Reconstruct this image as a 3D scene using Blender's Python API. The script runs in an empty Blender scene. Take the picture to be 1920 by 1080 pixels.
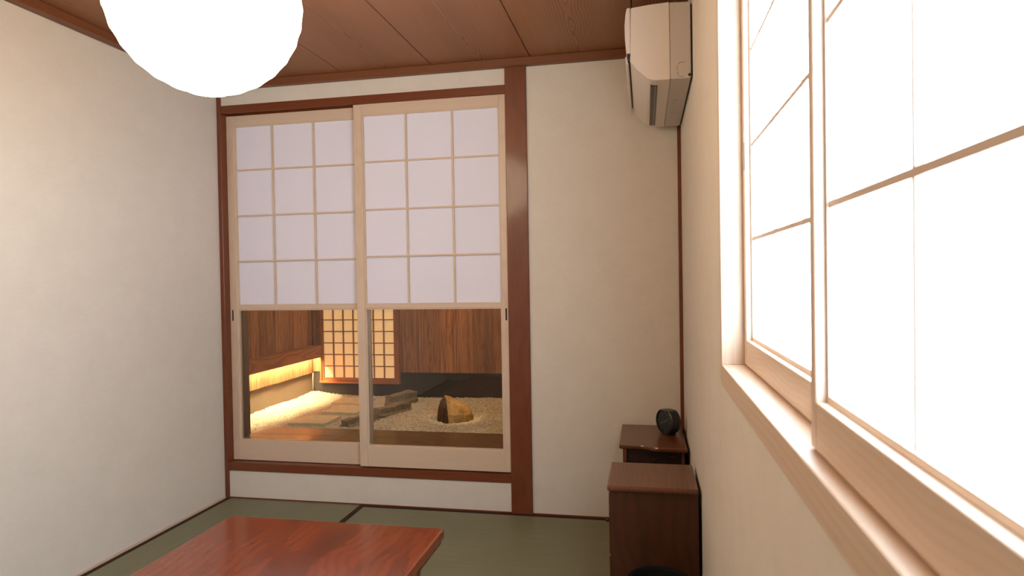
import bpy, bmesh, math, random
import numpy as np
from mathutils import Matrix, Vector, noise
random.seed(7); np.random.seed(7)
S = bpy.context.scene
C = S.collection

# ------------------------------------------------------------------ camera
F_PX = 1239.3764
Rr = (0.98020062, 0.19730168, -0.01669709)
Ur = (0.01320911, 0.01898131, 0.99973258)
Fr = (-0.19756585, 0.98015905, -0.01599932)
cd = bpy.data.cameras.new('camera')
cam = bpy.data.objects.new('camera', cd); C.objects.link(cam)
cd.sensor_width = 36.0; cd.lens = F_PX / 1920 * 36.0
cd.clip_start = 0.02; cd.clip_end = 50
cam.matrix_world = Matrix(((Rr[0], Ur[0], -Fr[0], 0), (Rr[1], Ur[1], -Fr[1], 0), (Rr[2], Ur[2], -Fr[2], 1.2037), (0, 0, 0, 1)))
cd.dof.use_dof = True; cd.dof.focus_distance = 3.1; cd.dof.aperture_fstop = 7.0
S.camera = cam

# ------------------------------------------------------------------ world, lights, exposure
W = bpy.data.worlds.new('world'); S.world = W; W.use_nodes = True
W.node_tree.nodes['Background'].inputs[0].default_value = (0.80, 0.90, 1.0, 1)
W.node_tree.nodes['Background'].inputs[1].default_value = 1.0
S.view_settings.view_transform = 'Standard'; S.view_settings.look = 'None'
S.view_settings.gamma = 1.0; S.view_settings.exposure = 0.0
S.view_settings.use_curve_mapping = False
WINDOW_E = 16.0        # backlit window paper
LANTERN_E = 14.5       # glowing lantern paper
LED_E = 250.0          # strip under the courtyard ledge
LANTERN_WIN_E = 0.50  # lattice window lit from inside, in the courtyard

def area(name, loc, target, size, power, color, size_y=None):
    l = bpy.data.lights.new(name, 'AREA'); l.energy = power; l.color = color
    l.shape = 'RECTANGLE' if size_y else 'SQUARE'; l.size = size
    if size_y: l.size_y = size_y
    o = bpy.data.objects.new(name, l); C.objects.link(o); o.location = loc
    o.rotation_euler = (Vector(target) - Vector(loc)).to_track_quat('-Z', 'Y').to_euler()
    return o
# courtyard: soft warm ceiling downlight, and a narrow warm spot on the rock
area('courtyard_downlight', (-1.25, 4.2, 2.32), (-1.25, 4.3, 0.3), 0.5, 21.0, (1.0, 0.66, 0.34))
sp = bpy.data.lights.new('rock_spotlight', 'SPOT'); sp.energy = 60; sp.color = (1.0, 0.64, 0.26)
sp.spot_size = math.radians(15); sp.spot_blend = 1.0; sp.shadow_soft_size = 0.03
spo = bpy.data.objects.new('rock_spotlight', sp); C.objects.link(spo); spo.location = (-0.45, 3.55, 1.5)
spo.rotation_euler = (Vector((-1.16, 4.06, 0.37)) - Vector(spo.location)).to_track_quat('-Z', 'Y').to_euler()

# ------------------------------------------------------------------ materials
class NT:
    def __init__(s, name):
        s.m = bpy.data.materials.new(name); s.m.use_nodes = True
        s.t = s.m.node_tree; s.b = s.t.nodes['Principled BSDF']; s.out = s.t.nodes['Material Output']
    def n(s, typ, **k):
        x = s.t.nodes.new(typ)
        for a, v in k.items(): setattr(x, a, v)
        return x
    def l(s, a, b): s.t.links.new(a, b)
    def math(s, op, a, b=None, c=None, clamp=False):
        x = s.n('ShaderNodeMath', operation=op, use_clamp=clamp)
        for i, v in enumerate((a, b, c)):
            if v is None: continue
            if isinstance(v, (int, float)): x.inputs[i].default_value = v
            else: s.l(v, x.inputs[i])
        return x.outputs[0]
    def mix(s, f, a, b, mode='MIX'):
        x = s.n('ShaderNodeMix', data_type='RGBA', blend_type=mode)
        for i, v in ((0, f), (6, a), (7, b)):
            if isinstance(v, (int, float)): x.inputs[i].default_value = v
            elif isinstance(v, tuple): x.inputs[i].default_value = (*v[:3], 1)
            else: s.l(v, x.inputs[i])
        return x.outputs[2]
    def noise(s, vec, scale, detail=2.0, rough=0.5, dist=0.0):
        x = s.n('ShaderNodeTexNoise'); x.inputs['Scale'].default_value = scale
        x.inputs['Detail'].default_value = detail; x.inputs['Roughness'].default_value = rough
        x.inputs['Distortion'].default_value = dist
        if vec is not None: s.l(vec, x.inputs['Vector'])
        return x.outputs['Fac']
    def comb(s, a, b, c):
        x = s.n('ShaderNodeCombineXYZ')
        for i, v in enumerate((a, b, c)):
            if isinstance(v, (int, float)): x.inputs[i].default_value = v
            else: s.l(v, x.inputs[i])
        return x.outputs[0]
    def remap(s, v, a, b, c=0.0, d=1.0):
        x = s.n('ShaderNodeMapRange'); s.l(v, x.inputs[0])
        for i, q in zip((1, 2, 3, 4), (a, b, c, d)): x.inputs[i].default_value = q
        return x.outputs[0]
    def bump(s, h, strength, dist):
        x = s.n('ShaderNodeBump'); x.inputs['Strength'].default_value = strength
        x.inputs['Distance'].default_value = dist; s.l(h, x.inputs['Height'])
        s.l(x.outputs[0], s.b.inputs['Normal'])

def srgb(r, g, b):
    f = lambda c: (c / 255 / 12.92) if c / 255 <= 0.04045 else ((c / 255 + 0.055) / 1.055) ** 2.4
    return (f(r), f(g), f(b))

def plain(name, col, rough=0.5, metal=0.0, spec=0.5, emis=None, es=0.0):
    t = NT(name); t.b.inputs['Base Color'].default_value = (*col, 1)
    t.b.inputs['Roughness'].default_value = rough; t.b.inputs['Metallic'].default_value = metal
    t.b.inputs['Specular IOR Level'].default_value = spec
    n_ = t.noise(t.n('ShaderNodeTexCoord').outputs['Object'], 60, 2)
    t.l(t.mix(t.math('MULTIPLY', n_, 0.12), tuple(col), tuple(c * 0.7 for c in col)), t.b.inputs['Base Color'])
    if emis:
        t.b.inputs['Emission Color'].default_value = (*emis, 1); t.b.inputs['Emission Strength'].default_value = es
    return t.m

def wood(name, light, dark, axis='x', ring=0.012, wave=0.05, off=0.02, ringmix=0.5, fibre=0.5, rough=0.5,
         streak=None, streakmix=0.5, vary=0.0, coat=0.0, warp=0.6, spec=0.4, bump=0.15, stretch=1.3, normal='z', centre=0.0, sscale=5.5):
    t = NT(name)
    tc = t.n('ShaderNodeTexCoord').outputs['Object']
    oi = t.n('ShaderNodeObjectInfo').outputs['Random']
    sx = t.n('ShaderNodeSeparateXYZ'); t.l(tc, sx.inputs[0])
    ax = {'x': 0, 'y': 1, 'z': 2}
    o = sx.outputs
    L = o[ax[axis]]; rest = [k for k in 'xyz' if k != axis]
    if normal not in rest: normal = rest[1]
    Bn = o[ax[normal]]; A = o[ax[[k for k in rest if k != normal][0]]]
    L = t.math('ADD', L, t.math('MULTIPLY', oi, 37.0))
    A = t.math('ADD', A, t.math('MULTIPLY', t.math('SUBTRACT', oi, 0.5), vary))
    v1 = t.comb(t.math('MULTIPLY', L, stretch), t.math('MULTIPLY', A, 1.5), 3.1)
    h = t.math('MULTIPLY', t.math('SUBTRACT', t.noise(v1, 1.6, 2.0, 0.5), 0.5), wave * 4)
    v2 = t.comb(t.math('MULTIPLY', L, stretch * 0.9), 7.7, 1.3)
    a2 = t.math('ADD', A, t.math('MULTIPLY', t.math('SUBTRACT', t.noise(v2, 1.3, 1.0), 0.5), wave))
    hb = t.math('ADD', t.math('ADD', Bn, off), h)
    r = t.math('SQRT', t.math('ADD', t.math('MULTIPLY', a2, a2), t.math('MULTIPLY', hb, hb)))
    v3 = t.comb(t.math('MULTIPLY', L, 6), t.math('MULTIPLY', A, 30), t.math('MULTIPLY', Bn, 30))
    n3 = t.noise(v3, 1.0, 3.0)
    ph = t.math('ADD', t.math('MULTIPLY', r, 6.2832 / ring), t.math('MULTIPLY', n3, warp * 6.28))
    s_ = t.math('POWER', t.math('ADD', t.math('MULTIPLY', t.math('SINE', ph), 0.5), 0.5), 2.2)
    if centre:
        cm = t.remap(t.math('ABSOLUTE', t.math('ADD', A, t.math('MULTIPLY', t.math('SUBTRACT', n3, 0.5), 0.03))), centre * 1.5, centre * 0.5, 0.12, 1.0)
        s_ = t.math('MULTIPLY', s_, cm)
    v4 = t.comb(t.math('MULTIPLY', L, 5), t.math('MULTIPLY', A, 320), t.math('MULTIPLY', Bn, 320))
    f_ = t.remap(t.noise(v4, 1.0, 2.0), 0.3, 0.75)
    fac = t.math('ADD', t.math('MULTIPLY', s_, ringmix), t.math('MULTIPLY', f_, fibre * (1 - ringmix)), clamp=True)
    col = t.mix(fac, tuple(light), tuple(dark))
    if streak:
        v5 = t.comb(t.math('MULTIPLY', L, 1.1), t.math('MULTIPLY', a2, sscale), t.math('MULTIPLY', Bn, 5))
        st = t.remap(t.noise(v5, 1.6, 1.5, 0.45, 0.8), 0.48, 0.74)
        col = t.mix(t.math('MULTIPLY', st, streakmix), col, tuple(streak))
    if vary:
        col = t.mix(t.math('MULTIPLY', t.math('FRACT', t.math('MULTIPLY', oi, 17.3)), 0.45), col, tuple(c * 0.55 for c in dark))
    t.l(col, t.b.inputs['Base Color'])
    t.b.inputs['Roughness'].default_value = rough; t.b.inputs['Specular IOR Level'].default_value = spec
    t.b.inputs['Coat Weight'].default_value = coat; t.b.inputs['Coat Roughness'].default_value = 0.12
    if bump: t.bump(fac, bump, 0.0006)
    return t.m

M = {}
hin_l, hin_d = srgb(216, 190, 166), srgb(200, 170, 144)
for a in 'xyz':
    M['hinoki_' + a] = wood('pale_cypress_' + a, hin_l, hin_d, a, ring=0.010, wave=0.02, off=0.09, ringmix=0.35, fibre=0.4, rough=0.42, bump=0.05, warp=0.2)
    M['post_' + a] = wood('stained_timber_' + a, srgb(122, 62, 32), srgb(90, 40, 22), a, ring=0.012, wave=0.02, off=0.3, ringmix=0.22, fibre=0.6, rough=0.42, bump=0.05, warp=0.2, coat=0.25)
M['ceiling_wood'] = wood('ceiling_cedar', srgb(158, 106, 72), srgb(112, 66, 40), 'y', ring=0.013, wave=0.06, off=0.012, ringmix=0.5, fibre=0.55, rough=0.5, warp=0.45, bump=0.1, stretch=1.0, centre=0.085)
M['trim_wood_x'] = wood('ceiling_trim_x', srgb(128, 76, 46), srgb(98, 54, 31), 'x', ring=0.01, wave=0.02, off=0.1, ringmix=0.3, rough=0.45)
M['trim_wood_y'] = wood('ceiling_trim_y', srgb(128, 76, 46), srgb(98, 54, 31), 'y', ring=0.01, wave=0.02, off=0.1, ringmix=0.3, rough=0.45)
M['table_wood'] = wood('lacquered_zelkova', srgb(134, 60, 34), srgb(98, 40, 25), 'y', ring=0.034, wave=0.13, off=0.01, ringmix=0.26, fibre=0.15, rough=0.24, streak=srgb(66, 31, 23), streakmix=0.8, coat=0.5, warp=0.45, bump=0.0, stretch=1.9, sscale=4.0)
M['table_dark'] = wood('lacquered_edge', srgb(96, 44, 22), srgb(60, 28, 16), 'y', ring=0.012, wave=0.02, off=0.1, ringmix=0.4, rough=0.3, coat=0.4)
M['cedar_z'] = wood('charred_cedar_z', srgb(206, 142, 92), srgb(102, 60, 36), 'z', ring=0.018, wave=0.05, off=0.05, ringmix=0.2, fibre=0.9, rough=0.6, vary=0.05, warp=0.15, stretch=1.2, streak=srgb(78, 46, 34), streakmix=0.6, sscale=26.0, normal='y')
M['cedar_zx'] = wood('charred_cedar_left', srgb(206, 142, 92), srgb(102, 60, 36), 'z', ring=0.018, wave=0.05, off=0.05, ringmix=0.2, fibre=0.9, rough=0.6, vary=0.05, warp=0.15, stretch=1.2, streak=srgb(78, 46, 34), streakmix=0.6, sscale=26.0, normal='x')
M['cedar_y'] = wood('ledge_cedar', srgb(158, 98, 58), srgb(104, 60, 34), 'y', ring=0.020, wave=0.07, off=0.035, ringmix=0.5, fibre=0.6, rough=0.65, warp=0.3, stretch=0.8, normal='x')
M['deck_x'] = wood('weathered_deck', srgb(106, 80, 58), srgb(68, 48, 36), 'x', ring=0.02, wave=0.05, off=0.03, ringmix=0.5, fibre=0.7, rough=0.5, warp=0.4, coat=0.15)
M['weathered_post'] = wood('weathered_post', srgb(122, 100, 82), srgb(84, 64, 50), 'z', ring=0.012, wave=0.03, off=0.05, ringmix=0.4, fibre=0.8, rough=0.75, normal='y')
M['lattice_wood_z'] = wood('lattice_wood_z', srgb(150, 92, 48), srgb(104, 58, 28), 'z', ring=0.01, wave=0.02, off=0.1, ringmix=0.3, rough=0.5)
M['lattice_wood_x'] = wood('lattice_wood_x', srgb(150, 92, 48), srgb(104, 58, 28), 'x', ring=0.01, wave=0.02, off=0.1, ringmix=0.3, rough=0.5)
for a in 'xyz':
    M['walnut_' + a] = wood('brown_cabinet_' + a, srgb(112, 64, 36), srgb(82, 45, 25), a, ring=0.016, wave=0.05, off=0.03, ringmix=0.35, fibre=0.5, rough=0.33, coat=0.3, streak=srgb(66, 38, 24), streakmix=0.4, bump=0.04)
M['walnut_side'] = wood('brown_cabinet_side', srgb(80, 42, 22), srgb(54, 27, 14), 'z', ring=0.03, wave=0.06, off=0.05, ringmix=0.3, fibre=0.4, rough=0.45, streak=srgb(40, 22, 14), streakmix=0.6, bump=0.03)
M['walnut_dark'] = wood('dark_cabinet', srgb(52, 30, 20), srgb(30, 18, 14), 'x', ring=0.016, wave=0.05, off=0.03, ringmix=0.35, rough=0.4)
M['black'] = plain('black_plastic', (0.012, 0.012, 0.014), 0.35)
M['black_void'] = plain('black_iron', (0.010, 0.008, 0.007), 0.6, 0.3)
M['bin_black'] = plain('matt_black_plastic', (0.006, 0.006, 0.007), 0.75, spec=0.15)
M['ac_white'] = plain('white_plastic', srgb(222, 208, 196), 0.38)
M['ac_grey'] = plain('warm_grey_plastic', srgb(196, 184, 174), 0.42)
M['ac_dark'] = plain('dark_grey_plastic', srgb(44, 42, 46), 0.35)
M['bracket'] = plain('chassis_steel', (0.02, 0.018, 0.017), 0.5, 0.5)
M['brass'] = plain('aged_brass', srgb(96, 74, 44), 0.4, 0.8)
M['clock_face'] = plain('clock_dial', (0.022, 0.023, 0.024), 0.3)
M['clock_mark'] = plain('pale_grey_print', srgb(112, 112, 112), 0.4)
M['heri'] = plain('tatami_border_cloth', srgb(62, 42, 32), 0.85, spec=0.2)
M['led'] = plain('warm_led', (1, .8, .5), 0.5, emis=(1.0, 0.78, 0.42), es=LED_E)

def wallpaper(name, a, b):
    t = NT(name); tc = t.n('ShaderNodeTexCoord').outputs['Object']
    n1 = t.noise(tc, 260, 3, 0.7); n2 = t.noise(tc, 9, 4, 0.6)
    mp = t.n('ShaderNodeMapping'); mp.inputs['Scale'].default_value = (30, 30, 500); t.l(tc, mp.inputs[0])
    n3 = t.noise(mp.outputs[0], 1.0, 2)
    f = t.math('ADD', t.math('MULTIPLY', n1, 0.45), t.math('ADD', t.math('MULTIPLY', n2, 0.3), t.math('MULTIPLY', n3, 0.25)))
    t.l(t.mix(t.remap(f, 0.35, 0.65), tuple(a), tuple(b)), t.b.inputs['Base Color'])
    t.b.inputs['Roughness'].default_value = 0.9; t.b.inputs['Specular IOR Level'].default_value = 0.15
    t.bump(f, 0.25, 0.0012); return t.m
M['wall'] = wallpaper('woven_wallpaper', srgb(224, 213, 200), srgb(214, 202, 188))
M['plaster_grey'] = wallpaper('dark_grey_render', srgb(62, 56, 51), srgb(50, 45, 41))
M['plaster_light'] = wallpaper('grey_render', srgb(122, 108, 92), srgb(104, 93, 79))

def tatami(name, axis):
    t = NT(name); tc = t.n('ShaderNodeTexCoord').outputs['Object']
    mp = t.n('ShaderNodeMapping'); mp.inputs['Scale'].default_value = (3, 420, 1) if axis == 'x' else (420, 3, 1)
    t.l(tc, mp.inputs[0])
    n1 = t.noise(mp.outputs[0], 1.0, 2)
    n2 = t.noise(tc, 4, 3)
    wv = t.n('ShaderNodeTexWave', bands_direction='Y' if axis == 'x' else 'X'); wv.inputs['Scale'].default_value = 55; t.l(tc, wv.inputs[0])
    c = t.mix(t.remap(n1, 0.3, 0.7), srgb(138, 138, 112), srgb(113, 114, 91))
    c = t.mix(t.math('MULTIPLY', n2, 0.5), c, srgb(114, 104, 72))
    t.l(c, t.b.inputs['Base Color']); t.b.inputs['Roughness'].default_value = 0.5
    t.b.inputs['Specular IOR Level'].default_value = 0.5
    t.bump(t.math('ADD', t.math('MULTIPLY', wv.outputs['Fac'], 0.4), n1), 0.2, 0.0006)
    return t.m
M['tatami_x'] = tatami('rush_mat_x', 'x'); M['tatami_y'] = tatami('rush_mat_y', 'y')

def paper(name, col, em=None, es=0.0, fibres=0.06):
    t = NT(name); tc = t.n('ShaderNodeTexCoord').outputs['Object']
    n1 = t.noise(tc, 40, 5, 0.75, 1.5)
    c = t.mix(t.math('MULTIPLY', t.remap(n1, 0.4, 0.7), fibres), tuple(col), tuple(x * 0.75 for x in col))
    t.l(c, t.b.inputs['Base Color']); t.b.inputs['Roughness'].default_value = 0.8
    t.b.inputs['Specular IOR Level'].default_value = 0.2
    if em:
        ce = t.mix(t.math('MULTIPLY', t.remap(n1, 0.35, 0.75), fibres * 2), tuple(em), tuple(x * 0.7 for x in em))
        t.l(ce, t.b.inputs['Emission Color']); t.b.inputs['Emission Strength'].default_value = es
    return t.m
M['door_paper'] = paper('door_paper', srgb(232, 227, 238))
M['window_paper'] = paper('window_paper_daylit', (0.8, 0.8, 0.8), (0.66, 0.84, 1.0), WINDOW_E, 0.03)
M['lantern_paper'] = paper('lantern_paper_lit', (0.85, 0.82, 0.78), (1.0, 0.81, 0.53), LANTERN_E, 0.04)
M['glow_paper'] = paper('courtyard_paper_lit', srgb(232, 200, 150), (1.0, 0.62, 0.26), LANTERN_WIN_E, 0.35)

def stone(name, a, b, scale=14, rough=0.8, bump=0.5, dist=0.006):
    t = NT(name); tc = t.n('ShaderNodeTexCoord').outputs['Object']
    n1 = t.noise(tc, scale, 6, 0.65); n2 = t.noise(tc, scale * 7, 3, 0.6)
    f = t.math('ADD', t.math('MULTIPLY', n1, 0.65), t.math('MULTIPLY', n2, 0.35))
    t.l(t.mix(t.remap(f, 0.36, 0.64), tuple(a), tuple(b)), t.b.inputs['Base Color'])
    t.b.inputs['Roughness'].default_value = rough; t.bump(f, bump, dist); return t.m
M['slab'] = stone('grey_paver', srgb(210, 206, 176), srgb(186, 178, 150), 30, 0.85, 0.3, 0.002)
M['schist'] = stone('grey_schist', srgb(150, 130, 106), srgb(100, 88, 72), 22, 0.8, 0.7, 0.006)
M['rock'] = stone('ochre_rock', srgb(178, 140, 84), srgb(104, 80, 52), 14, 0.55, 0.8, 0.01)
M['rock_dark'] = stone('dark_rock_left', srgb(84, 70, 52), srgb(46, 40, 32), 18, 0.75, 0.8, 0.008)  # darker stone colour for the left-facing faces of the rock
def gravelmat():
    t = NT('white_gravel'); g = t.n('ShaderNodeNewGeometry').outputs['Random Per Island']
    t.l(t.mix(g, srgb(232, 220, 200), srgb(190, 172, 148)), t.b.inputs['Base Color'])
    t.b.inputs['Roughness'].default_value = 0.8; return t.m
M['gravel'] = gravelmat()
M['gravel_bed'] = stone('gravel_bed', srgb(206, 190, 166), srgb(160, 142, 120), 90, 0.9, 0.8, 0.006)
def glass():
    t = NT('clear_glass'); tr = t.n('ShaderNodeBsdfTransparent'); gl = t.n('ShaderNodeBsdfGlossy')
    tr.inputs[0].default_value = (0.95, 0.96, 0.95, 1); gl.inputs['Roughness'].default_value = 0.02
    fr = t.n('ShaderNodeFresnel'); fr.inputs[0].default_value = 1.45
    mx = t.n('ShaderNodeMixShader'); t.l(fr.outputs[0], mx.inputs[0]); t.l(tr.outputs[0], mx.inputs[1]); t.l(gl.outputs[0], mx.inputs[2])
    t.l(mx.outputs[0], t.out.inputs[0]); return t.m
M['glass'] = glass()

# ------------------------------------------------------------------ helpers
def tag(o, label=None, cat=None, group=None, kind=None):
    for k, v in (('label', label), ('category', cat), ('group', group), ('kind', kind)):
        if v: o[k] = v
    return o
def wloc(p):
    v = Vector((0, 0, 0))
    while p is not None: v = v + p.location; p = p.parent
    return v
def link(name, me, mat, loc=(0, 0, 0), parent=None, world=True, smooth=False):
    o = bpy.data.objects.new(name, me); C.objects.link(o)
    if mat is not None and not me.materials: me.materials.append(mat)
    if smooth:
        for p in me.polygons: p.use_smooth = True
    o.location = Vector(loc)
    if parent:
        o.parent = parent
        if world: o.location = Vector(loc) - wloc(parent)
    return o
def empty(name, loc=(0, 0, 0), rz=0.0, **t):
    o = bpy.data.objects.new(name, None); C.objects.link(o); o.location = loc; o.rotation_euler = (0, 0, rz)
    o.empty_display_size = 0.05
    return tag(o, **t)
_bx = {}
def box_mesh(dx, dy, dz, mat, bevel=0.0, seg=1):
    key = (round(dx, 5), round(dy, 5), round(dz, 5), mat.name, bevel, seg)
    if key in _bx: return _bx[key]
    bm = bmesh.new(); bmesh.ops.create_cube(bm, size=1.0)
    bmesh.ops.scale(bm, vec=(dx, dy, dz), verts=bm.verts)
    if bevel: bmesh.ops.bevel(bm, geom=bm.edges[:], offset=min(bevel, dx * .45, dy * .45, dz * .45), segments=seg, affect='EDGES', profile=0.5)
    me = bpy.data.meshes.new('box'); bm.to_mesh(me); bm.free(); me.materials.append(mat); _bx[key] = me
    return me
def box(name, x0, x1, y0, y1, z0, z1, mat, parent=None, bevel=0.0, seg=1, world=True):
    me = box_mesh(x1 - x0, y1 - y0, z1 - z0, mat, bevel, seg)
    return link(name, me, None, ((x0 + x1) / 2, (y0 + y1) / 2, (z0 + z1) / 2), parent, world)
def bm_obj(name, bm, mat, loc=(0, 0, 0), parent=None, world=True, smooth=False):
    me = bpy.data.meshes.new(name); bm.to_mesh(me); bm.free(); me.materials.append(mat)
    return link(name, me, None, loc, parent, world, smooth)
def add_box(bm, x0, x1, y0, y1, z0, z1):
    r = bmesh.ops.create_cube(bm, size=1.0, matrix=Matrix.Translation(((x0 + x1) / 2, (y0 + y1) / 2, (z0 + z1) / 2)) @ Matrix.Diagonal((x1 - x0, y1 - y0, z1 - z0, 1)))
    return r['verts']
def add_cyl(bm, p, q, r, r2=None, n=16):
    p, q = Vector(p), Vector(q); d = q - p
    mt = Matrix.Translation((p + q) / 2) @ d.to_track_quat('Z', 'Y').to_matrix().to_4x4()
    return bmesh.ops.create_cone(bm, cap_ends=True, segments=n, radius1=r, radius2=r if r2 is None else r2, depth=d.length, matrix=mt)['verts']
def lathe(bm, prof, n=48, cx=0, cy=0, close=False):
    rings = []
    for r, z in prof:
        rings.append([bm.verts.new((cx + r * math.cos(6.28318 * i / n), cy + r * math.sin(6.28318 * i / n), z)) for i in range(n)])
    for a, b in zip(rings, rings[1:]):
        for i in range(n): bm.faces.new((a[i], a[(i + 1) % n], b[(i + 1) % n], b[i]))
    return rings
def extrude_profile(name, pts, y0, y1, mat, parent=None, bevel=0.0, smooth=False):
    """polygon of (x, z) points extruded along y"""
    cx = sum(p[0] for p in pts) / len(pts); cz = sum(p[1] for p in pts) / len(pts); cy = (y0 + y1) / 2
    bm = bmesh.new()
    a = [bm.verts.new((p[0] - cx, y0 - cy, p[1] - cz)) for p in pts]; b = [bm.verts.new((p[0] - cx, y1 - cy, p[1] - cz)) for p in pts]
    bm.faces.new(a); bm.faces.new(b[::-1])
    for i in range(len(pts)): bm.faces.new((a[i], b[i], b[(i + 1) % len(pts)], a[(i + 1) % len(pts)]))
    bmesh.ops.recalc_face_normals(bm, faces=bm.faces)
    if bevel: bmesh.ops.bevel(bm, geom=bm.edges[:], offset=bevel, segments=2, affect='EDGES', clamp_overlap=True)
    return bm_obj(name, bm, mat, (cx, cy, cz), parent, smooth=smooth)
def structure(o, label=None, cat=None): return tag(o, label, cat, kind='structure')

XL, XR, YB, YF, ZC = -2.314, 0.1766, 3.29, -0.90, 2.30
# ------------------------------------------------------------------ floor of tatami
fl = box('floor', XL - .1, XR + .1, YF - .1, YB, -0.12, -0.05, M['walnut_dark'])
structure(fl, 'room floor laid with green rush mats edged in dark brown cloth', 'floor')
def mat_x(x0, x1, y0, y1):
    c = box('tatami_mat', x0, x1, y0 + .0005, y1 - .0005, -0.05, -0.001, M['tatami_x'], fl)
    for a, b in ((y0, y0 + .03), (y1 - .03, y1)): box('cloth_border', x0, x1, a + .0004, b - .0004, -0.012, 0.0, M['heri'], c)
def mat_y(x0, x1, y0, y1):
    c = box('tatami_mat', x0 + .0005, x1 - .0005, y0, y1, -0.05, -0.001, M['tatami_y'], fl)
    for a, b in ((x0, x0 + .03), (x1 - .03, x1)): box('cloth_border', a + .0004, b - .0004, y0, y1, -0.012, 0.0, M['heri'], c)
XM = -1.482
mat_y(XL + .001, XM, 1.63, YB); mat_y(XL + .001, XM, -.03, 1.629); mat_y(XL + .001, XM, YF, -.031)
yy = YB
while yy > YF + .05:
    y0 = max(yy - .83, YF); mat_x(XM + .001, XR, y0 + .001, yy); yy = y0
# ------------------------------------------------------------------ walls
wl = box('wall_left', XL - .1, XL, YF - .1, YB + .1, -0.05, 2.4, M['wall'])
structure(wl, 'plain off-white wall on the left of the room', 'wall')
wf = box('wall_front', XL, XR, YF - .1, YF, -0.05, 2.4, M['wall'])
structure(wf, 'off-white wall behind the viewer', 'wall')
OY0, OY1, OZ0, OZ1 = -0.03, 1.561, 0.998, 1.945       # window opening in the right wall
bm = bmesh.new()
add_box(bm, XR, XR + .14, YF - .1, OY0 - .026, -0.05, 2.4)
add_box(bm, XR, XR + .14, OY1 + .026, YB + .1, -0.05, 2.4)
add_box(bm, XR, XR + .14, OY0 - .026, OY1 + .026, -0.05, OZ0 - .048)
add_box(bm, XR, XR + .14, OY0 - .026, OY1 + .026, OZ1 + .026, 2.4)
wr = bm_obj('wall_right', bm, M['wall']); structure(wr, 'warm off-white wall on the right around the bright window', 'wall')
KX0, KX1 = XL, -0.682
bm = bmesh.new()
add_box(bm, XL, KX1, YB, YB + .1, 2.172, 2.4)
add_box(bm, XL, KX1, YB, YB + .1, -0.05, 0.158)
add_box(bm, KX1, XR, YB, YB + .1, -0.05, 2.4)
wb = bm_obj('wall_back', bm, M['wall']); structure(wb, 'off-white far wall around the sliding paper doors', 'wall')
# posts, lintel, sill
t1 = box('trim_1', -0.682, -0.573, YB - .012, YB + .08, 0.0, 2.262, M['post_z'], bevel=.002); structure(t1, 'broad reddish-brown timber post right of the sliding doors', 'post')
t2 = box('trim_2', XL + .0005, -2.290, YB - .010, YB + .10, 0.0, 2.262, M['post_z'], bevel=.0015); structure(t2, 'narrow brown timber post in the far left corner', 'post')
t3 = box('trim_3', -2.290, -0.682, YB - .006, YB + .004, 2.135, 2.178, M['post_x'], bevel=.0012); structure(t3, 'brown lintel over the two sliding paper doors', 'lintel')
box('groove_board', -2.290, -0.682, YB + .004, YB + .10, 2.146, 2.178, M['post_x'], t3)
t4 = box('trim_4', -2.290, -0.682, YB - .008, YB + .10, 0.155, 0.200, M['post_x'], bevel=.0015); structure(t4, 'brown sill rail under the two sliding paper doors', 'sill')
t5 = box('trim_5', 0.160, XR - .0005, YB - .012, YB, 0.0, 2.262, M['post_z'], bevel=.001); structure(t5, 'thin brown corner strip in the far right corner', 'corner post')
# ceiling
ce = box('ceiling', XL, XR, YF, YB, ZC + .012, ZC + .06, M['walnut_dark']); structure(ce, 'ceiling of wide brown grained boards', 'ceiling')
xs = [XL, -2.045, -1.554, -1.060, -0.547, -0.040, XR]
for a, b in zip(xs, xs[1:]): box('ceiling_board', a + .0028, b - .0028, YF, YB, ZC, ZC + .010, M['ceiling_wood'], ce)
for i, (nm, a) in enumerate((('back', (XL, XR, YB - .040, YB, 'x')), ('left', (XL, XL + .048, YF, YB - .045, 'y')), ('right', (XR - .048, XR, YF, YB - .045, 'y')), ('front', (XL, XR, YF, YF + .045, 'x')))):
    o = box('trim_%d' % (6 + i), a[0] + .0003, a[1] - .0003, a[2] + .0003, a[3] - .0003, 2.260, ZC - .0005, M['trim_wood_' + a[4]], bevel=.003)
    structure(o, 'brown ceiling moulding along the %s wall' % {'back': 'far', 'front': 'near'}.get(nm, nm), 'moulding')
b1 = box('baseboard_left', XL, XL + .006, YF, YB - .012, 0.0, 0.010, M['hinoki_y']); structure(b1, 'thin pale wooden strip at the foot of the left wall', 'baseboard')
b2 = box('baseboard_back', -2.290, XR - .017, YB - .003, YB, 0.0, 0.006, M['post_x']); structure(b2, 'thin reddish wooden strip at the foot of the far wall', 'baseboard')

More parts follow.
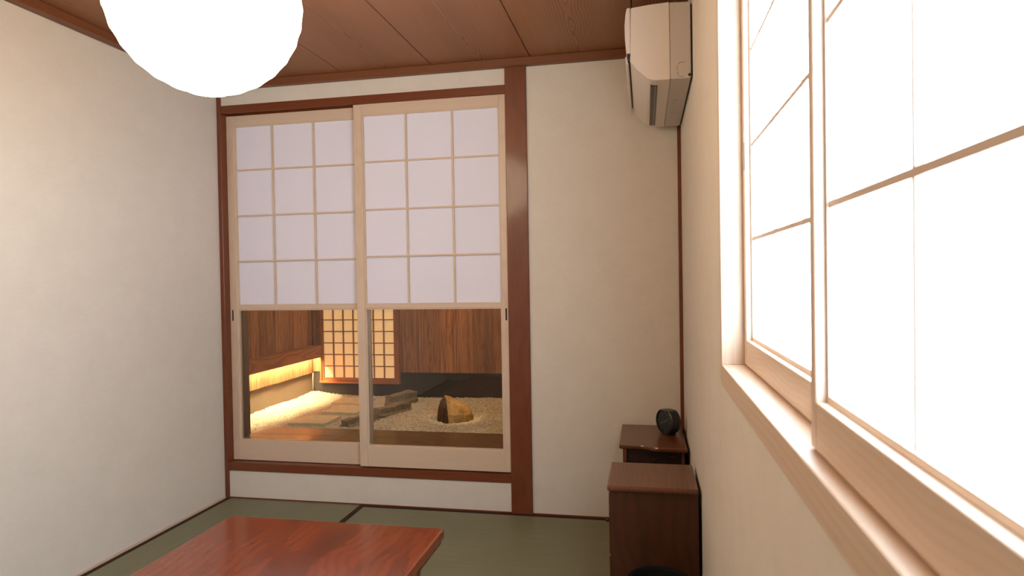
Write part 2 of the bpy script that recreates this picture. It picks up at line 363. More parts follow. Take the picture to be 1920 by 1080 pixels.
# ------------------------------------------------------------------ lattice panels (local: x = width, y = depth, z = up)
def lattice(root, W_, z0, z1, xl, xr, zt, zb, vm, hm, th, paper_y, pm, mw, md, rc=.006, tf=.006):
    """frame inner edges xl..xr, zb..zt hold paper; vm/hm muntin centres"""
    H = 'hinoki_'
    K = dict(parent=root, world=False)
    box('muntin_frame', xl, xl + tf, rc, paper_y, zb, zt, M[H + 'z'], **K); box('muntin_frame', xr - tf, xr, rc, paper_y, zb, zt, M[H + 'z'], **K)
    box('muntin_frame', xl + tf, xr - tf, rc, paper_y, zt - tf, zt, M[H + 'x'], **K); box('muntin_frame', xl + tf, xr - tf, rc, paper_y, zb, zb + tf, M[H + 'x'], **K)
    vw = mw if mw > .0081 else .0062
    for v in vm: box('muntin', v - vw / 2, v + vw / 2, paper_y - md, paper_y, zb + tf, zt - tf, M[H + 'z'], **K)
    for h in hm: box('muntin', xl + tf, xr - tf, paper_y - md - .0005, paper_y - .0005, h - mw / 2 , h + mw / 2, M[H + 'x'], **K)
    X = [xl] + list(vm) + [xr]; Z = [zb] + list(hm) + [zt]
    for a, b in zip(X, X[1:]):
        for c, d in zip(Z, Z[1:]): box('paper_pane', a, b, paper_y + .0003, paper_y + .0018, c, d, pm, **K)

def door(name, x0, y0, W_, z0, z1, label, ll, rr, zt, zb, vm, hm, zg0, zg1, pull_x):
    """x0,y0 = left front corner; z are world heights; ll/rr stile widths; paper zb..zt; glass zg0..zg1"""
    r = empty(name, (x0, y0, 0)); structure(r, label, 'sliding door')
    th = .028; K = dict(parent=r, world=False)
    box('stile', 0, ll, 0, th, z0, z1, M['hinoki_z'], bevel=.0015, **K)
    box('stile', W_ - rr, W_, 0, th, z0, z1, M['hinoki_z'], bevel=.0015, **K)
    box('top_rail', ll, W_ - rr, .001, th - .001, zt, z1, M['hinoki_x'], bevel=.001, **K)
    box('middle_rail', ll, W_ - rr, .001, th - .001, zg1, zb, M['hinoki_x'], bevel=.001, **K)
    box('bottom_rail', ll, W_ - rr, .001, th - .001, z0, zg0, M['hinoki_x'], bevel=.001, **K)
    lattice(r, W_, z0, z1, ll, W_ - rr, zt, zb, vm, hm, th, .018, M['door_paper'], .0085, .011)
    g = .007
    for a, b, c, d, m in ((ll, ll + g, zg0, zg1, 'z'), (W_ - rr - g, W_ - rr, zg0, zg1, 'z'), (ll + g, W_ - rr - g, zg1 - g, zg1, 'x'), (ll + g, W_ - rr - g, zg0, zg0 + g, 'x')):
        box('glazing_bead', a, b, .005, .022, c, d, M['hinoki_' + m], **K)
    box('glass_pane', ll + g - .002, W_ - rr - g + .002, .012, .015, zg0 + g - .002, zg1 - g + .002, M['glass'], **K)
    p = box('finger_pull', pull_x - .0055, pull_x + .0055, -.0006, .004, .984, 1.048, M['black_void'], bevel=.002, **K)
    tag(p, 'dark recessed finger pull')
    return r
# right-hand door runs on the front track, left-hand one behind it
x0 = -1.510
door('door_1', x0, YB + .004, .828, 0.206, 2.134, 'right-hand sliding paper door, in front of the other one, next to the broad post',
     .047, .036, 2.078, 1.072, (-1.220 - x0, -0.968 - x0), (1.327, 1.576, 1.829), .315, 1.052, .828 - .014)
x0 = -2.290
door('door_2', x0, YB + .040, .835, 0.203, 2.130, 'left-hand sliding paper door, on the rear track, next to the narrow corner post',
     .046, .048, 2.075, 1.071, (-2.013 - x0, -1.765 - x0), (1.319, 1.573, 1.828), .313, 1.050, .016)

# ------------------------------------------------------------------ window in the right wall
t10 = empty('trim_10', (XR, .77, OZ0)); structure(t10, 'pale wooden frame and sill around the bright window', 'window frame')
NX = 0.168
box('window_sill', NX, XR + .145, OY0 - .026, OY1 + .026, OZ0 - .048, OZ0, M['hinoki_y'], t10, bevel=.0015)
box('window_head', NX, XR + .145, OY0 - .026, OY1 + .026, OZ1, OZ1 + .026, M['hinoki_y'], t10, bevel=.0015)
box('window_jamb', NX, XR + .145, OY1, OY1 + .026, OZ0, OZ1, M['hinoki_z'], t10, bevel=.0012)
box('window_jamb', NX, XR + .145, OY0 - .026, OY0, OZ0, OZ1, M['hinoki_z'], t10, bevel=.0012)
def sash(name, fx, y1, W_, label, vm, pull, st=.022):
    r = empty(name, (fx, y1, 0), -math.pi / 2); structure(r, label, 'window sash')
    K = dict(parent=r, world=False); z0, z1, zt, zb = 1.0005, 1.942, 1.905, 1.062; th = .026
    box('stile', 0, st, 0, th, z0, z1, M['hinoki_z'], bevel=.0012, **K); box('stile', W_ - st, W_, 0, th, z0, z1, M['hinoki_z'], bevel=.0012, **K)
    box('bottom_rail', st, W_ - st, .0005, th - .0005, z0, zb - .006, M['hinoki_x'], bevel=.001, **K)
    box('top_rail', st, W_ - st, .0005, th - .0005, zt, z1, M['hinoki_x'], bevel=.001, **K)
    lattice(r, W_, z0, z1, st, W_ - st, zt, zb - .006, vm, (1.279, 1.484, 1.690), th, .021, M['window_paper'], .0080, .0065, rc=.012, tf=.008)
    if pull: tag(box('finger_pull', .021, .0275, -.0005, .003, 1.43, 1.493, M['black_void'], bevel=.001, **K), 'dark recessed finger pull')
    return r
sash('window_1', 0.2174, 1.558, .775, 'far paper window sash, deeper in the frame and half hidden by the near one', (.271, .504), True, .029)
sash('window_2', 0.1884, 0.825, .80, 'near paper window sash, largest and closest on the right', (.265, .505), False)

exec_later = []
# ------------------------------------------------------------------ courtyard shell
GX0, GX1, GY1 = -2.60, -0.30, 4.82
gf = box('floor_courtyard', GX0 - .1, GX1 + .1, YB + .1, GY1 + .1, 0.05, 0.20, M['gravel_bed']); structure(gf, 'concrete base of the small indoor courtyard', 'floor')
gl = box('wall_courtyard_left', GX0 - .1, GX0, YB + .1, GY1 + .1, 0.20, 2.4, M['plaster_light']); structure(gl, 'courtyard wall on the left, planks above a grey rendered base', 'wall')
gb = box('wall_courtyard_back', GX0, GX1, GY1, GY1 + .1, 0.20, 2.4, M['plaster_grey']); structure(gb, 'courtyard back wall, vertical planks above a dark rendered base', 'wall')
gr = box('wall_courtyard_right', GX1, GX1 + .1, YB + .1, GY1 + .1, 0.20, 2.4, M['plaster_grey']); structure(gr, 'courtyard wall on the right, out of sight', 'wall')
gc = box('ceiling_courtyard', GX0 - .1, GX1 + .1, YB + .1, GY1 + .1, 2.4, 2.5, M['plaster_grey']); structure(gc, 'dark ceiling over the courtyard', 'ceiling')
y = YB + .11
while y < GY1 - .02:
    w = random.choice((.085, .105, .12, .095)); y2 = min(y + w, GY1 - .014)
    t_ = random.uniform(.010, .014)
    box('plank', GX0, GX0 + round(t_, 3), y + .0015, y2 - .0015, 0.476, 2.4, M['cedar_zx'], gl); y = y2
x = GX0 + .014
WX0, WX1, WZ0, WZ1 = -2.516, -1.856, 0.399, 1.225
while x < GX1 - .02:
    w = random.choice((.10, .13, .15, .17, .12)); x2 = min(x + w, GX1)
    t_ = round(random.uniform(.010, .014), 3)
    if x < WX0 - .001 and x2 > WX0: x2 = WX0
    if WX0 - .001 <= x < WX1:
        if x2 > WX1: x2 = WX1
        box('plank', x + .0012, x2 - .0012, GY1 - t_, GY1, WZ1, 2.4, M['cedar_z'], gb)
    else: box('plank', x + .0012, x2 - .0012, GY1 - t_, GY1, 0.487, 2.4, M['cedar_z'], gb)
    x = x2
# ledge with the light strip behind it
lg = empty('light_ledge', (-2.55, 4.2, .60)); tag(lg, 'brown grained wooden ledge with a glowing warm light strip beneath it', 'ledge')
box('fascia_board', -2.520, -2.498, 3.72, GY1 - .016, 0.604, 0.696, M['cedar_y'], lg, bevel=.002)
box('ledge_top', -2.588, -2.520, 3.72, GY1 - .016, 0.680, 0.694, M['cedar_y'], lg)
tag(box('light_strip', -2.570, -2.535, 3.76, GY1 - .04, 0.668, 0.678, M['led'], lg), 'glowing warm light strip')
# weathered post just outside the doors
wp = box('courtyard_post', -2.372, -2.309, 3.470, 3.530, 0.300, 2.398, M['weathered_post'], bevel=.003); tag(wp, 'grey-brown weathered post outside the left-hand door', 'post')
# white pipe in the courtyard corner
bm = bmesh.new(); add_cyl(bm, (0, 0, -.095), (0, 0, .095), .0075, n=12); pipe = bm_obj('conduit_pipe', bm, M['plaster_light'], (-2.590, GY1 - .012, .382), smooth=True); tag(pipe, 'thin pale vertical pipe in the back left corner of the courtyard', 'pipe')
# lattice window of the courtyard
cw = empty('window_3', (-2.186, GY1, WZ0)); structure(cw, 'warmly glowing lattice paper window in the courtyard back wall', 'window')
Yw = GY1
box('outer_frame', WX0, WX0 + .014, Yw - .035, Yw, WZ0 + .018, WZ1 - .016, M['lattice_wood_z'], cw); box('outer_frame', WX1 - .014, WX1, Yw - .035, Yw, WZ0 + .018, WZ1 - .016, M['lattice_wood_z'], cw)
box('outer_frame', WX0 - .004, WX1 + .004, Yw - .042, Yw, WZ0, WZ0 + .018, M['lattice_wood_x'], cw, bevel=.001); box('outer_frame', WX0, WX1, Yw - .038, Yw, WZ1 - .016, WZ1, M['lattice_wood_x'], cw)
PX0, PX1, PZ0, PZ1 = -2.489, -1.901, 0.441, 1.198
box('stile', WX0 + .014, PX0, Yw - .026, Yw - .006, WZ0 + .018, WZ1 - .016, M['lattice_wood_z'], cw); box('stile', PX1, WX1 - .014, Yw - .026, Yw - .006, WZ0 + .018, WZ1 - .016, M['lattice_wood_z'], cw)
box('rail', PX0, PX1, Yw - .026, Yw - .006, WZ0 + .018, PZ0, M['lattice_wood_x'], cw); box('rail', PX0, PX1, Yw - .026, Yw - .006, PZ1, WZ1 - .016, M['lattice_wood_x'], cw)
nx_, nz_ = 7, 8
X = [PX0 + (PX1 - PX0) * i / nx_ for i in range(nx_ + 1)]
Z = [PZ0 + .0905 * i for i in range(nz_)] + [PZ1]
for v in X[1:-1]: box('muntin', v - .0042, v + .0042, Yw - .022, Yw - .010, PZ0, PZ1, M['lattice_wood_z'], cw)
for h in Z[1:-1]: box('muntin', PX0, PX1, Yw - .0215, Yw - .0105, h - .0038, h + .0038, M['lattice_wood_x'], cw)
for a, b in zip(X, X[1:]):
    for c, d in zip(Z, Z[1:]): box('paper_pane', a, b, Yw - .0098, Yw - .008, c, d, M['glow_paper'], cw)
# deck step
dk = empty('veranda_step', (-1.3, 3.56, .26)); tag(dk, 'low step of weathered brown boards between the doors and the gravel', 'step')
for a, b in ((3.392, 3.545), (3.547, 3.722)):
    box('plank', -2.340, GX1, a, b, 0.262, 0.300, M['deck_x'], dk, bevel=.002)
box('joist', -2.30, GX1, 3.41, 3.70, 0.20, 0.262, M['walnut_dark'], dk)

# ------------------------------------------------------------------ courtyard ground
RK = (-1.21, 4.085)
def gz(x, y):
    z = 0.291 + 0.008 * noise.noise(Vector((x * 3.1, y * 3.1, 0.3))) + 0.004 * noise.noise(Vector((x * 11, y * 11, 5)))
    z += 0.034 * math.exp(-((x - GX0) / .16) ** 2) * (1 - math.exp(-((y - 3.6) / .25) ** 2))
    z += 0.012 * math.exp(-((y - GY1) / .12) ** 2)
    d = math.hypot(x - RK[0], y - RK[1]); z += 0.016 * math.exp(-((d - .19) / .06) ** 2)
    if y < 3.78 and x > -2.36: z -= 0.0 
    return z
slabs = [(-2.117, 3.945, .252, .245, .02), (-2.062, 4.290, .258, .250, -.03), (-2.150, 4.605, .262, .245, .01)]
def on_slab(x, y):
    for sx_, sy_, w, d, r in slabs:
        if abs(x - sx_) < w / 2 + .004 and abs(y - sy_) < d / 2 + .004: return True
    return False
bm = bmesh.new()
nx, ny = 100, 70
g0x, g1x, g0y, g1y = GX0, GX1, YB + .11, GY1
vs = [[bm.verts.new((g0x + (g1x - g0x) * i / nx, g0y + (g1y - g0y) * j / ny, gz(g0x + (g1x - g0x) * i / nx, g0y + (g1y - g0y) * j / ny) - .012)) for i in range(nx + 1)] for j in range(ny + 1)]
for j in range(ny):
    for i in range(nx):
        xx = g0x + (g1x - g0x) * (i + .5) / nx; yy = g0y + (g1y - g0y) * (j + .5) / ny
        if xx > -2.345 and yy < 3.725: continue
        bm.faces.new((vs[j][i], vs[j][i + 1], vs[j + 1][i + 1], vs[j + 1][i]))
for v in [v for v in bm.verts if not v.link_faces]: bm.verts.remove(v)
bed = bm_obj('gravel_bed', bm, M['gravel_bed'], smooth=True)
# pebbles as one mesh
unit = np.array([(1, 0, 0), (-1, 0, 0), (0, 1, 0), (0, -1, 0), (0, 0, 1), (0, 0, -1)], float)
tri = np.array([(0, 2, 4), (2, 1, 4), (1, 3, 4), (3, 0, 4), (2, 0, 5), (1, 2, 5), (3, 1, 5), (0, 3, 5)])
V_, F_ = [], []
step = .0088; k = 0
rs = np.random.RandomState(3)
yv = YB + .12
pts = []
while yv < GY1 - .004:
    xv = GX0 + .004
    while xv < GX1 - .3:
        px, py = xv + rs.uniform(-.5, .5) * step, yv + rs.uniform(-.5, .5) * step
        xv += step
        if px > -2.352 and py < 3.728: continue
        if px < -2.40 and py < 3.55: continue
        if on_slab(px, py): continue
        pts.append((px, py, gz(px, py) - .010 + rs.uniform(-.003, .004)))
    yv += step
for sx_, sy_, w, d, r in slabs:
    for _ in range(10):
        pts.append((sx_ + rs.choice((-1, 1)) * rs.uniform(.42, .5) * w, sy_ + rs.uniform(-.5, .5) * d, .3045))
for p in pts:
    rad = rs.uniform(.0042, .0072); a = rs.uniform(0, 6.28, 3)
    ca, sa = np.cos(a), np.sin(a)
    Rz = np.array([[ca[0], -sa[0], 0], [sa[0], ca[0], 0], [0, 0, 1]]); Rx = np.array([[1, 0, 0], [0, ca[1], -sa[1]], [0, sa[1], ca[1]]])
    u = (unit * rs.uniform(.7, 1.25, (6, 1)) * np.array([1, .8, .65])) @ (Rz @ Rx).T * rad + np.array(p) + np.array([0, 0, .004])
    V_.append(u); F_.append(tri + 6 * k); k += 1
me = bpy.data.meshes.new('white_gravel'); me.from_pydata(np.concatenate(V_).tolist(), [], np.concatenate(F_).tolist()); me.materials.append(M['gravel'])
gv = bpy.data.objects.new('white_gravel', me); C.objects.link(gv); tag(gv, 'white gravel covering the small courtyard floor', 'gravel', kind='stuff'); bed.parent = gv
# square stepping slabs
names_ = ['square grey stepping slab nearest the wooden step', 'square grey stepping slab, middle of the three in the gravel', 'square grey stepping slab farthest back, below the lattice window']
for (sx_, sy_, w, d, r), lb in zip(slabs, names_):
    bm = bmesh.new(); add_box(bm, -w / 2, w / 2, -d / 2, d / 2, -.02, .02)
    bmesh.ops.subdivide_edges(bm, edges=bm.edges[:], cuts=5, use_grid_fill=True)
    for v in bm.verts: v.co += Vector((noise.noise(v.co * 30 + Vector((sx_ * 9, 0, 0))), noise.noise(v.co * 30 + Vector((0, sy_ * 9, 0))), 0)) * .003
    o = bm_obj('stepping_slab', bm, M['slab'], (sx_, sy_, .284), smooth=False); o.rotation_euler.z = r
    tag(o, lb, 'paving slab', 'square stepping slabs in the gravel')
# long rough edging stones
def rough_stone(name, p, q, w, h, z, seed, lb, taper=.8):
    p, q = Vector((*p, 0)), Vector((*q, 0)); d = q - p; L_ = d.length
    bm = bmesh.new(); add_box(bm, -L_ / 2, L_ / 2, -w / 2, w / 2, -h / 2, h / 2)
    bmesh.ops.subdivide_edges(bm, edges=bm.edges[:], cuts=6, use_grid_fill=True)
    for v in bm.verts:
        c = v.co.copy()
        if c.z > 0: v.co.y *= taper; v.co.x *= .96
        n_ = noise.noise_vector(c * 9 + Vector((seed, 0, 0))) * .012 + noise.noise_vector(c * 28 + Vector((0, seed, 0))) * .005
        v.co += n_
    o = bm_obj(name, bm, M['schist'], ((p.x + q.x) / 2, (p.y + q.y) / 2, z)); o.rotation_euler.z = math.atan2(d.y, d.x)
    return tag(o, lb, 'stone', 'long edging stones beside the slabs')
rough_stone('edging_stone', (-1.85, 3.81), (-1.755, 4.08), .085, .07, .296, 1.3, 'long rough grey edging stone nearest the wooden step, partly behind the door stile')
rough_stone('edging_stone', (-1.765, 4.12), (-1.655, 4.40), .10, .085, .300, 4.7, 'long rough grey edging stone, middle one of the row')
rough_stone('edging_stone', (-1.805, 4.45), (-1.72, 4.70), .10, .10, .318, 8.1, 'long rough grey edging stone farthest back, against the dark wall base')
# the big rock
bm = bmesh.new()
rp = [(-.115, .02, .02), (-.105, -.03, .10), (-.095, .05, .12), (-.062, -.005, .168), (-.050, .03, .160), (.010, .04, .125), (.040, .0, .118), (.090, .0, .085), (.118, -.01, .030),
      (.105, -.06, .050), (.040, -.105, .055), (.000, -.11, .045), (-.035, -.125, .020), (-.055, -.10, .110), (-.045, -.05, .135), (.030, -.075, .105), (.085, -.045, .088),
      (-.115, .0, -.04), (-.04, -.12, -.03), (.10, -.06, -.03), (.11, .06, -.03), (0, .09, -.03), (-.09, .08, -.03), (.06, .07, .06), (-.03, .09, .07), (-.055, -.13, .06), (-.100, -.045, .02)]
for p in rp: bm.verts.new(Vector(p) * 1.0)
bmesh.ops.convex_hull(bm, input=bm.verts[:])
for v in [v for v in bm.verts if not v.link_faces]: bm.verts.remove(v)
bmesh.ops.subdivide_edges(bm, edges=bm.edges[:], cuts=3, use_grid_fill=True, smooth=0.12)
for v in bm.verts: v.co += noise.noise_vector(v.co * 22) * .007 + noise.noise_vector(v.co * 60) * .003
bmesh.ops.recalc_face_normals(bm, faces=bm.faces); bm.normal_update()
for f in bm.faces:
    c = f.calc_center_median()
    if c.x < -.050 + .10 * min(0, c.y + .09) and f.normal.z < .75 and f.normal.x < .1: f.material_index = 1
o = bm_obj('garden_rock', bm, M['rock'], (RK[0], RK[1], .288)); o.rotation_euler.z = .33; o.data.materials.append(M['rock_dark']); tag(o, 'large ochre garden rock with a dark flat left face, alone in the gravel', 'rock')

# ------------------------------------------------------------------ low table
tb = empty('low_table', (-1.115, 1.55, 0)); tag(tb, 'low glossy red-brown wooden table with dark streaked grain', 'table')
tp = box('table_top', -1.530, -0.700, 0.93, 2.205, 0.296, 0.330, M['table_wood'], tb, bevel=.006, seg=3)
box('edge_band', -1.522, -0.708, 0.94, 2.197, 0.278, 0.296, M['table_dark'], tb, bevel=.006, seg=2)
for sx_ in (-1, 1):
    box('apron', -1.115 + sx_ * .36 - .012, -1.115 + sx_ * .36 + .012, 1.20, 1.93, 0.205, 0.278, M['table_dark'], tb)
    for y_ in (1.16, 1.95):
        bm = bmesh.new(); rings = []
        for z_, s_, dx in ((0.0, .036, .010), (.03, .034, .012), (.10, .026, .004), (.18, .030, -.002), (.278, .042, 0)):
            rings.append([bm.verts.new((a * s_ - dx * sx_ * -1, b * s_, z_)) for a, b in ((-1, -1), (1, -1), (1, 1), (-1, 1))])
        for a, b in zip(rings, rings[1:]):
            for i in range(4): bm.faces.new((a[i], a[(i + 1) % 4], b[(i + 1) % 4], b[i]))
        bm.faces.new(rings[0][::-1]); bm.faces.new(rings[-1])
        bmesh.ops.recalc_face_normals(bm, faces=bm.faces)
        bm_obj('leg', bm, M['table_dark'], (-1.115 + sx_ * .36, y_, 0), tb)
for y_ in (1.20, 1.91): box('apron', -1.44, -0.79, y_ - .012, y_ + .012, 0.205, 0.278, M['table_dark'], tb)

# ------------------------------------------------------------------ paper lantern
LX, LY, LZ, LA, LC = -1.079, 1.5, 1.915, 0.232, 0.23
ln = empty('paper_lantern', (LX, LY, ZC)); tag(ln, 'round white paper lantern glowing brightly under the ceiling', 'lamp')
ph = [math.radians(a) for a in np.linspace(12, 168, 15)]
bm = bmesh.new(); prof = []
for a, b in zip(ph, ph[1:]):
    for f in (0, .33, .66):
        an = a + (b - a) * f; k_ = 1 - .012 * (1 - abs(2 * f - 1)) * (f > 0)
        prof.append((LA * 1.004 * k_ * math.sin(an), LC * 1.004 * k_ * math.cos(an)))
prof.append((LA * math.sin(ph[-1]), LC * math.cos(ph[-1])))
rg = lathe(bm, prof, 72)
for ring in rg:
    for i, v in enumerate(ring): v.co += Vector((v.co.x, v.co.y, 0)).normalized() * .0012 * noise.noise(v.co * 24)
sh = bm_obj('paper_shade', bm, M['lantern_paper'], (LX, LY, LZ), ln)
for an in ph[1:-1]:
    bm = bmesh.new(); r_, z_ = LA * 1.0 * math.sin(an), LC * math.cos(an); n_ = 48
    rr = [[bm.verts.new(((r_ + .0012 * math.cos(t)) * math.cos(6.2832 * i / n_), (r_ + .0012 * math.cos(t)) * math.sin(6.2832 * i / n_), z_ + .0012 * math.sin(t))) for t in (0, 1.57, 3.14, 4.71)] for i in range(n_)]
    for i in range(n_):
        for j in range(4): bm.faces.new((rr[i][j], rr[(i + 1) % n_][j], rr[(i + 1) % n_][(j + 1) % 4], rr[i][(j + 1) % 4]))
    bm_obj('hoop', bm, M['lantern_paper'], (LX, LY, LZ), ln)
for s_, nm in ((1, 'top_ring'), (-1, 'bottom_ring')):
    bm = bmesh.new(); r_ = LA * math.sin(ph[0]); z_ = s_ * LC * math.cos(ph[0])
    lathe(bm, [(r_ + .001, z_ - .003), (r_ + .003, z_), (r_ + .001, z_ + .003), (r_ - .002, z_ + .003), (r_ - .002, z_ - .003), (r_ + .001, z_ - .003)], 40)
    bm_obj(nm, bm, M['lantern_paper'] if s_ < 0 else M['black'], (LX, LY, LZ), ln)
bm = bmesh.new(); bmesh.ops.create_uvsphere(bm, u_segments=24, v_segments=16, radius=.05); bm_obj('bulb', bm, M['lantern_paper'], (LX, LY, LZ + .02), ln, smooth=True)
bm = bmesh.new(); add_cyl(bm, (0, 0, .06), (0, 0, ZC - LZ), .003, n=10); add_cyl(bm, (0, 0, .055), (0, 0, .11), .02, n=16); bm_obj('cord', bm, M['black'], (LX, LY, LZ), ln)
bm = bmesh.new(); add_cyl(bm, (0, 0, -.03), (0, 0, 0), .045, n=24); bm_obj('ceiling_cap', bm, M['ac_white'], (LX, LY, ZC), ln)

# ------------------------------------------------------------------ air conditioner
ac = empty('air_conditioner', (XR, 2.83, 1.90)); tag(ac, 'white wall-mounted air conditioner high in the far right corner', 'air conditioner')
Y0, Y1 = 2.450, 3.225
front = [(-.0385, 2.172), (-.044, 1.984), (-.034, 1.968), (-.024, 1.9555), (-.004, 1.936), (.017, 1.9165), (.030, 1.909), (.046, 1.906), (.098, 1.9055), (.098, 2.181), (.03, 2.178)]
o = extrude_profile('casing', front, Y0, Y1, M['ac_white'], ac, bevel=.0022)
rear = [(.0985, 2.179), (.0985, 1.9063), (.168, 1.905), (.171, 1.912), (.171, 2.172), (.166, 2.176)]
o = extrude_profile('rear_chassis', rear, Y0 + .001, Y1 - .001, M['ac_grey'], ac, bevel=.0018); tag(o, 'greyer rear part of the casing')
fp = [(-.0405, 2.172), (-.0525, 2.172), (-.0575, 2.150), (-.0610, 2.110), (-.0605, 2.060), (-.0575, 2.030), (-.0530, 2.0085), (-.0415, 2.0085)]
extrude_profile('front_panel', fp, Y0 - .001, Y1 + .001, M['ac_white'], ac, bevel=.0015)
# dark intake slot under the front panel, outlet slot in the flat underside
extrude_profile('air_slot', [(-.0545, 2.0078), (-.0415, 2.0078), (-.0430, 1.985), (-.0500, 1.988)], Y0 + .002, Y1 - .06, M['ac_dark'], ac)
o = extrude_profile('lower_lip', [(-.0615, 2.006), (-.0550, 2.006), (-.0515, 1.985), (-.048, 1.9790), (-.055, 1.979)], Y0 + .03, Y1, M['ac_white'], ac, bevel=.001)
lv = box('outlet_louver', .029, .055, Y0 + .07, Y1 - .05, 1.9035, 1.9100, M['ac_dark'], ac, bevel=.001); tag(lv, 'dark air outlet louver')
box('louver_blade', .046, .0475, Y0 + .075, Y1 - .055, 1.9020, 1.9035, M['ac_grey'], lv)
bm = bmesh.new(); add_box(bm, .171, XR, Y0 + .0, Y1, 1.915, 2.165); bm_obj('mounting_plate', bm, M['bracket'], (0, 0, 0), ac)
# pipe knockout marks on the end face: dashed C
bm = bmesh.new()
cxm, czm, rm = .141, 1.9375, .0145
pa = []
for i in range(13):
    a = math.pi / 2 + math.pi * i / 12
    pa.append((cxm - .006 + .9 * rm * math.cos(a) * 1.0, czm + (rm + .011) * math.sin(a) * 1.0))
pa = [(.150, czm + .0255)] + pa + [(.145, czm - .0255)]
for i, (a, b) in enumerate(zip(pa, pa[1:])):
    if i in (4, 7, 10): continue
    add_cyl(bm, (a[0], Y0 + .0004, a[1]), (b[0], Y0 + .0004, b[1]), .0006, n=6)
bm_obj('knockout_mark', bm, M['black'], (0, 0, 0), ac)
bm = bmesh.new(); add_cyl(bm, (.1655, Y0 - .0005, 1.9165), (.1655, Y0 + .004, 1.9165), .0055, n=20); bm_obj('drain_plug', bm, M['black'], (0, 0, 0), ac)
for (a, b, c, d) in ((.118, .121, 2.52, 2.55), (.118, .124, 2.74, 2.80), (.130, .137, 2.74, 2.81), (.115, .140, 2.95, 2.965), (.115, .130, 3.02, 3.03)):
    box('embossed_mark', a, b, c, d, 1.9040, 1.9058, M['ac_grey'], ac)

# ------------------------------------------------------------------ cabinets
def serp(t): return .013 * math.sin(t * 2 * math.pi - .4) * (1 if 0 < t < 1 else 0)
c1 = empty('cabinet', (0.023, 3.04, 0)); tag(c1, 'small dark brown cabinet with a wavy-edged top, in the far right corner under the clock', 'cabinet')
bm = bmesh.new()
ax0, ax1, ay0, ay1 = -.119, .164, 2.845, 3.262
n_ = 28; fr = []
for i in range(n_ + 1):
    t = i / n_; fr.append((ax0 + (ax1 - ax0) * t, ay0 - .034 * (0.5 - 0.5 * math.cos(math.pi * min(1, max(0, (t - .30) / .30)))) + .018))
out = fr + [(ax1, ay1), (ax0, ay1)]
zt_ = .477
for (z_, ins) in ((zt_ - .018, .004), (zt_ - .013, .0), (zt_ - .004, .0), (zt_, .004)):
    pass
rings = []
mx, my = (ax0 + ax1) / 2, (ay0 + ay1) / 2
for (z_, k_) in ((zt_ - .018, .97), (zt_ - .013, 1.0), (zt_ - .004, 1.0), (zt_, .985)):
    rings.append([bm.verts.new(((x - mx) * k_, (y - my) * (1 - (1 - k_) * .7), z_ - zt_)) for x, y in out])
N_ = len(out)
for a, b in zip(rings, rings[1:]):
    for i in range(N_): bm.faces.new((a[i], a[(i + 1) % N_], b[(i + 1) % N_], b[i]))
bm.faces.new(rings[0][::-1]); bm.faces.new(rings[-1]); bmesh.ops.recalc_face_normals(bm, faces=bm.faces)
bm_obj('cabinet_top', bm, M['walnut_x'], (mx, my, zt_), c1)
box('side_panel', -.104, -.088, 2.872, 3.255, 0.0, zt_ - .018, M['walnut_z'], c1); box('side_panel', .140, .154, 2.872, 3.255, 0.0, zt_ - .018, M['walnut_z'], c1)
box('back_panel', -.088, .140, 3.243, 3.255, 0.02, zt_ - .018, M['walnut_dark'], c1); box('bottom_panel', -.088, .140, 2.88, 3.243, 0.03, 0.045, M['walnut_dark'], c1)
d1 = box('drawer', -.0865, .1385, 2.884, 3.20, .372, zt_ - .020, M['walnut_dark'], c1, bevel=.002); tag(d1, 'dark recessed drawer front')
d2 = box('door', -.0865, .1385, 2.884, 2.900, .048, .368, M['walnut_dark'], c1, bevel=.002)
bm = bmesh.new(); add_cyl(bm, (.026, 2.884, .415), (.026, 2.868, .415), .007, n=14); bm_obj('knob', bm, M['brass'], (0, 0, 0), d1)
bm = bmesh.new(); add_cyl(bm, (.110, 2.884, .24), (.110, 2.868, .24), .007, n=14); bm_obj('knob', bm, M['brass'], (0, 0, 0), d2)
o = box('name_plate', .095, .115, 2.8825, 2.8845, .424, .428, plain('reddish_plate', srgb(110, 40, 36), .4), c1)

c2 = empty('cabinet', (0.015, 2.42, 0)); tag(c2, 'plain brown wooden cabinet standing by the right wall, nearest the viewer', 'cabinet')
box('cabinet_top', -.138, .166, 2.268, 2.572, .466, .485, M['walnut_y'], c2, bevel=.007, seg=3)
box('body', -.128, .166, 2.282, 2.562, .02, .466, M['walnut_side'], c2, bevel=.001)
for a, b in ((.035, .232), (.240, .455)):
    d_ = box('drawer', -.1335, -.128, 2.296, 2.548, a, b, M['walnut_y'], c2, bevel=.002)
    bm = bmesh.new(); zc_ = (a + b) / 2; add_cyl(bm, (0, 0, 0), (-.0125, 0, 0), .007, .009, n=14)
    k_ = bm_obj('knob', bm, M['walnut_dark'], (-.1335, 2.33, zc_), d_); k2 = k_.copy(); C.objects.link(k2); k2.parent = d_; k2.location.y += .185
for a, b in ((-.12, 2.29), (.145, 2.29), (-.12, 2.54), (.145, 2.54)):
    box('foot', a - .008, a + .016, b - .008, b + .016, 0.0, .02, M['walnut_dark'], c2)

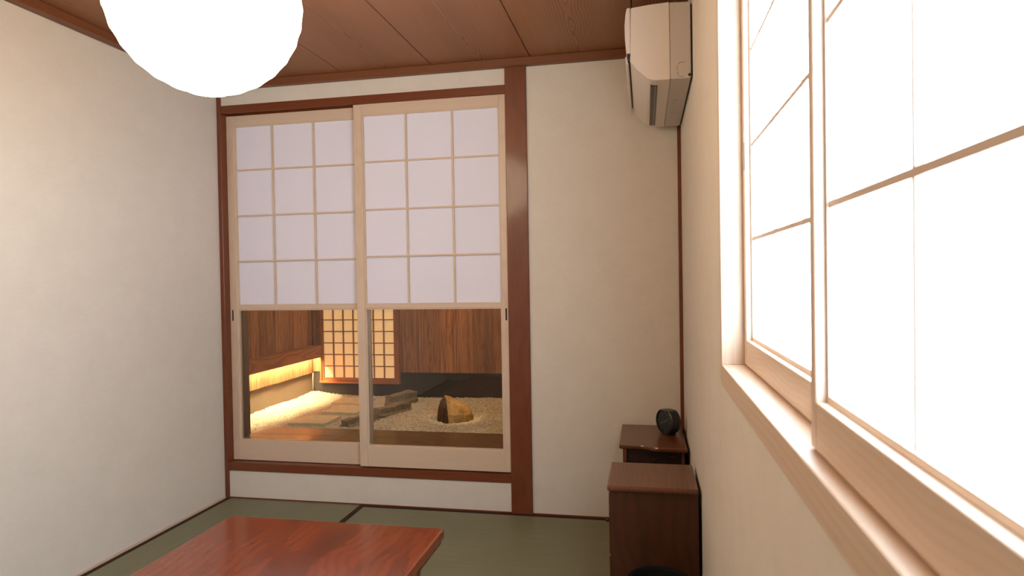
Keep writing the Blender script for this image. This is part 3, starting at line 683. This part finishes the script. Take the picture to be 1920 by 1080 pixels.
# ------------------------------------------------------------------ clock
ck = empty('table_clock', (.096, 3.085, zt_), math.radians(-52)); tag(ck, 'small round black clock standing on the wavy-edged corner cabinet', 'clock')
R_ = .060; K = dict(parent=ck, world=False)
def disc(name, prof, mat, zc, smooth=True):
    """lathe about local -y axis (face towards -y)"""
    bm = bmesh.new(); n = 48; rings = []
    for r, y_ in prof: rings.append([bm.verts.new((r * math.cos(6.2832 * i / n), y_, min(r * math.sin(6.2832 * i / n), .051) )) for i in range(n)])
    for a, b in zip(rings, rings[1:]):
        for i in range(n): bm.faces.new((a[i], a[(i + 1) % n], b[(i + 1) % n], b[i]))
    bm.faces.new(rings[0]); bm.faces.new(rings[-1][::-1]); bmesh.ops.recalc_face_normals(bm, faces=bm.faces)
    return bm_obj(name, bm, mat, (0, 0, zc), ck, world=False, smooth=False)
disc('clock_body', [(.048, -.020), (.0505, -.0275), (.055, -.028), (.0595, -.024), (.0605, .010), (.056, .024), (.044, .030)], M['black'], .060)
fc = disc('clock_dial', [(.0490, -.0200), (.0490, -.0225)], M['clock_face'], .060)
bm = bmesh.new()
for h in range(12):
    a = math.radians(30 * h); l_ = .007 if h % 3 else .010
    v = add_box(bm, -.0008, .0008, -.0003, .0003, .036, .036 + l_); bmesh.ops.rotate(bm, verts=v, cent=(0, 0, 0), matrix=Matrix.Rotation(a, 3, 'Y'))
bm_obj('hour_marks', bm, M['clock_mark'], (0, -.0228, .060), ck, world=False)
for L_, w, an in ((.022, .0016, 62), (.032, .0012, 245)):
    bm = bmesh.new(); v = add_box(bm, -w, w, -.0003, .0003, -.004, L_); bmesh.ops.rotate(bm, verts=v, cent=(0, 0, 0), matrix=Matrix.Rotation(math.radians(an), 3, 'Y'))
    bm_obj('hand', bm, M['clock_mark'], (0, -.0234, .060), ck, world=False)
for s_ in (-1, 1): box('foot', s_ * .022 - .006, s_ * .022 + .006, -.018, .018, 0.0, .008, M['black'], ck, world=False)

# ------------------------------------------------------------------ round black bin at the bottom edge
wbn = empty('waste_bin', (.030, 2.035, 0)); tag(wbn, 'round black bin on the floor in front of the near brown cabinet', 'bin')
bm = bmesh.new()
lathe(bm, [(.0, .004), (.070, .004), (.091, .272), (.0935, .279), (.0965, .277), (.0965, .268), (.094, .266), (.074, 0.0), (.0, 0.0)], 56)
bmesh.ops.remove_doubles(bm, verts=bm.verts, dist=1e-5); bmesh.ops.recalc_face_normals(bm, faces=bm.faces)
bm_obj('bin_body', bm, M['bin_black'], (.030, 2.035, 0), wbn, smooth=True)
bm = bmesh.new(); lathe(bm, [(.0930, .2785), (.0950, .2815), (.0975, .2785), (.0975, .270), (.0965, .2695)], 56); bm_obj('rim', bm, M['bin_black'], (.030, 2.035, 0), wbn, smooth=True)
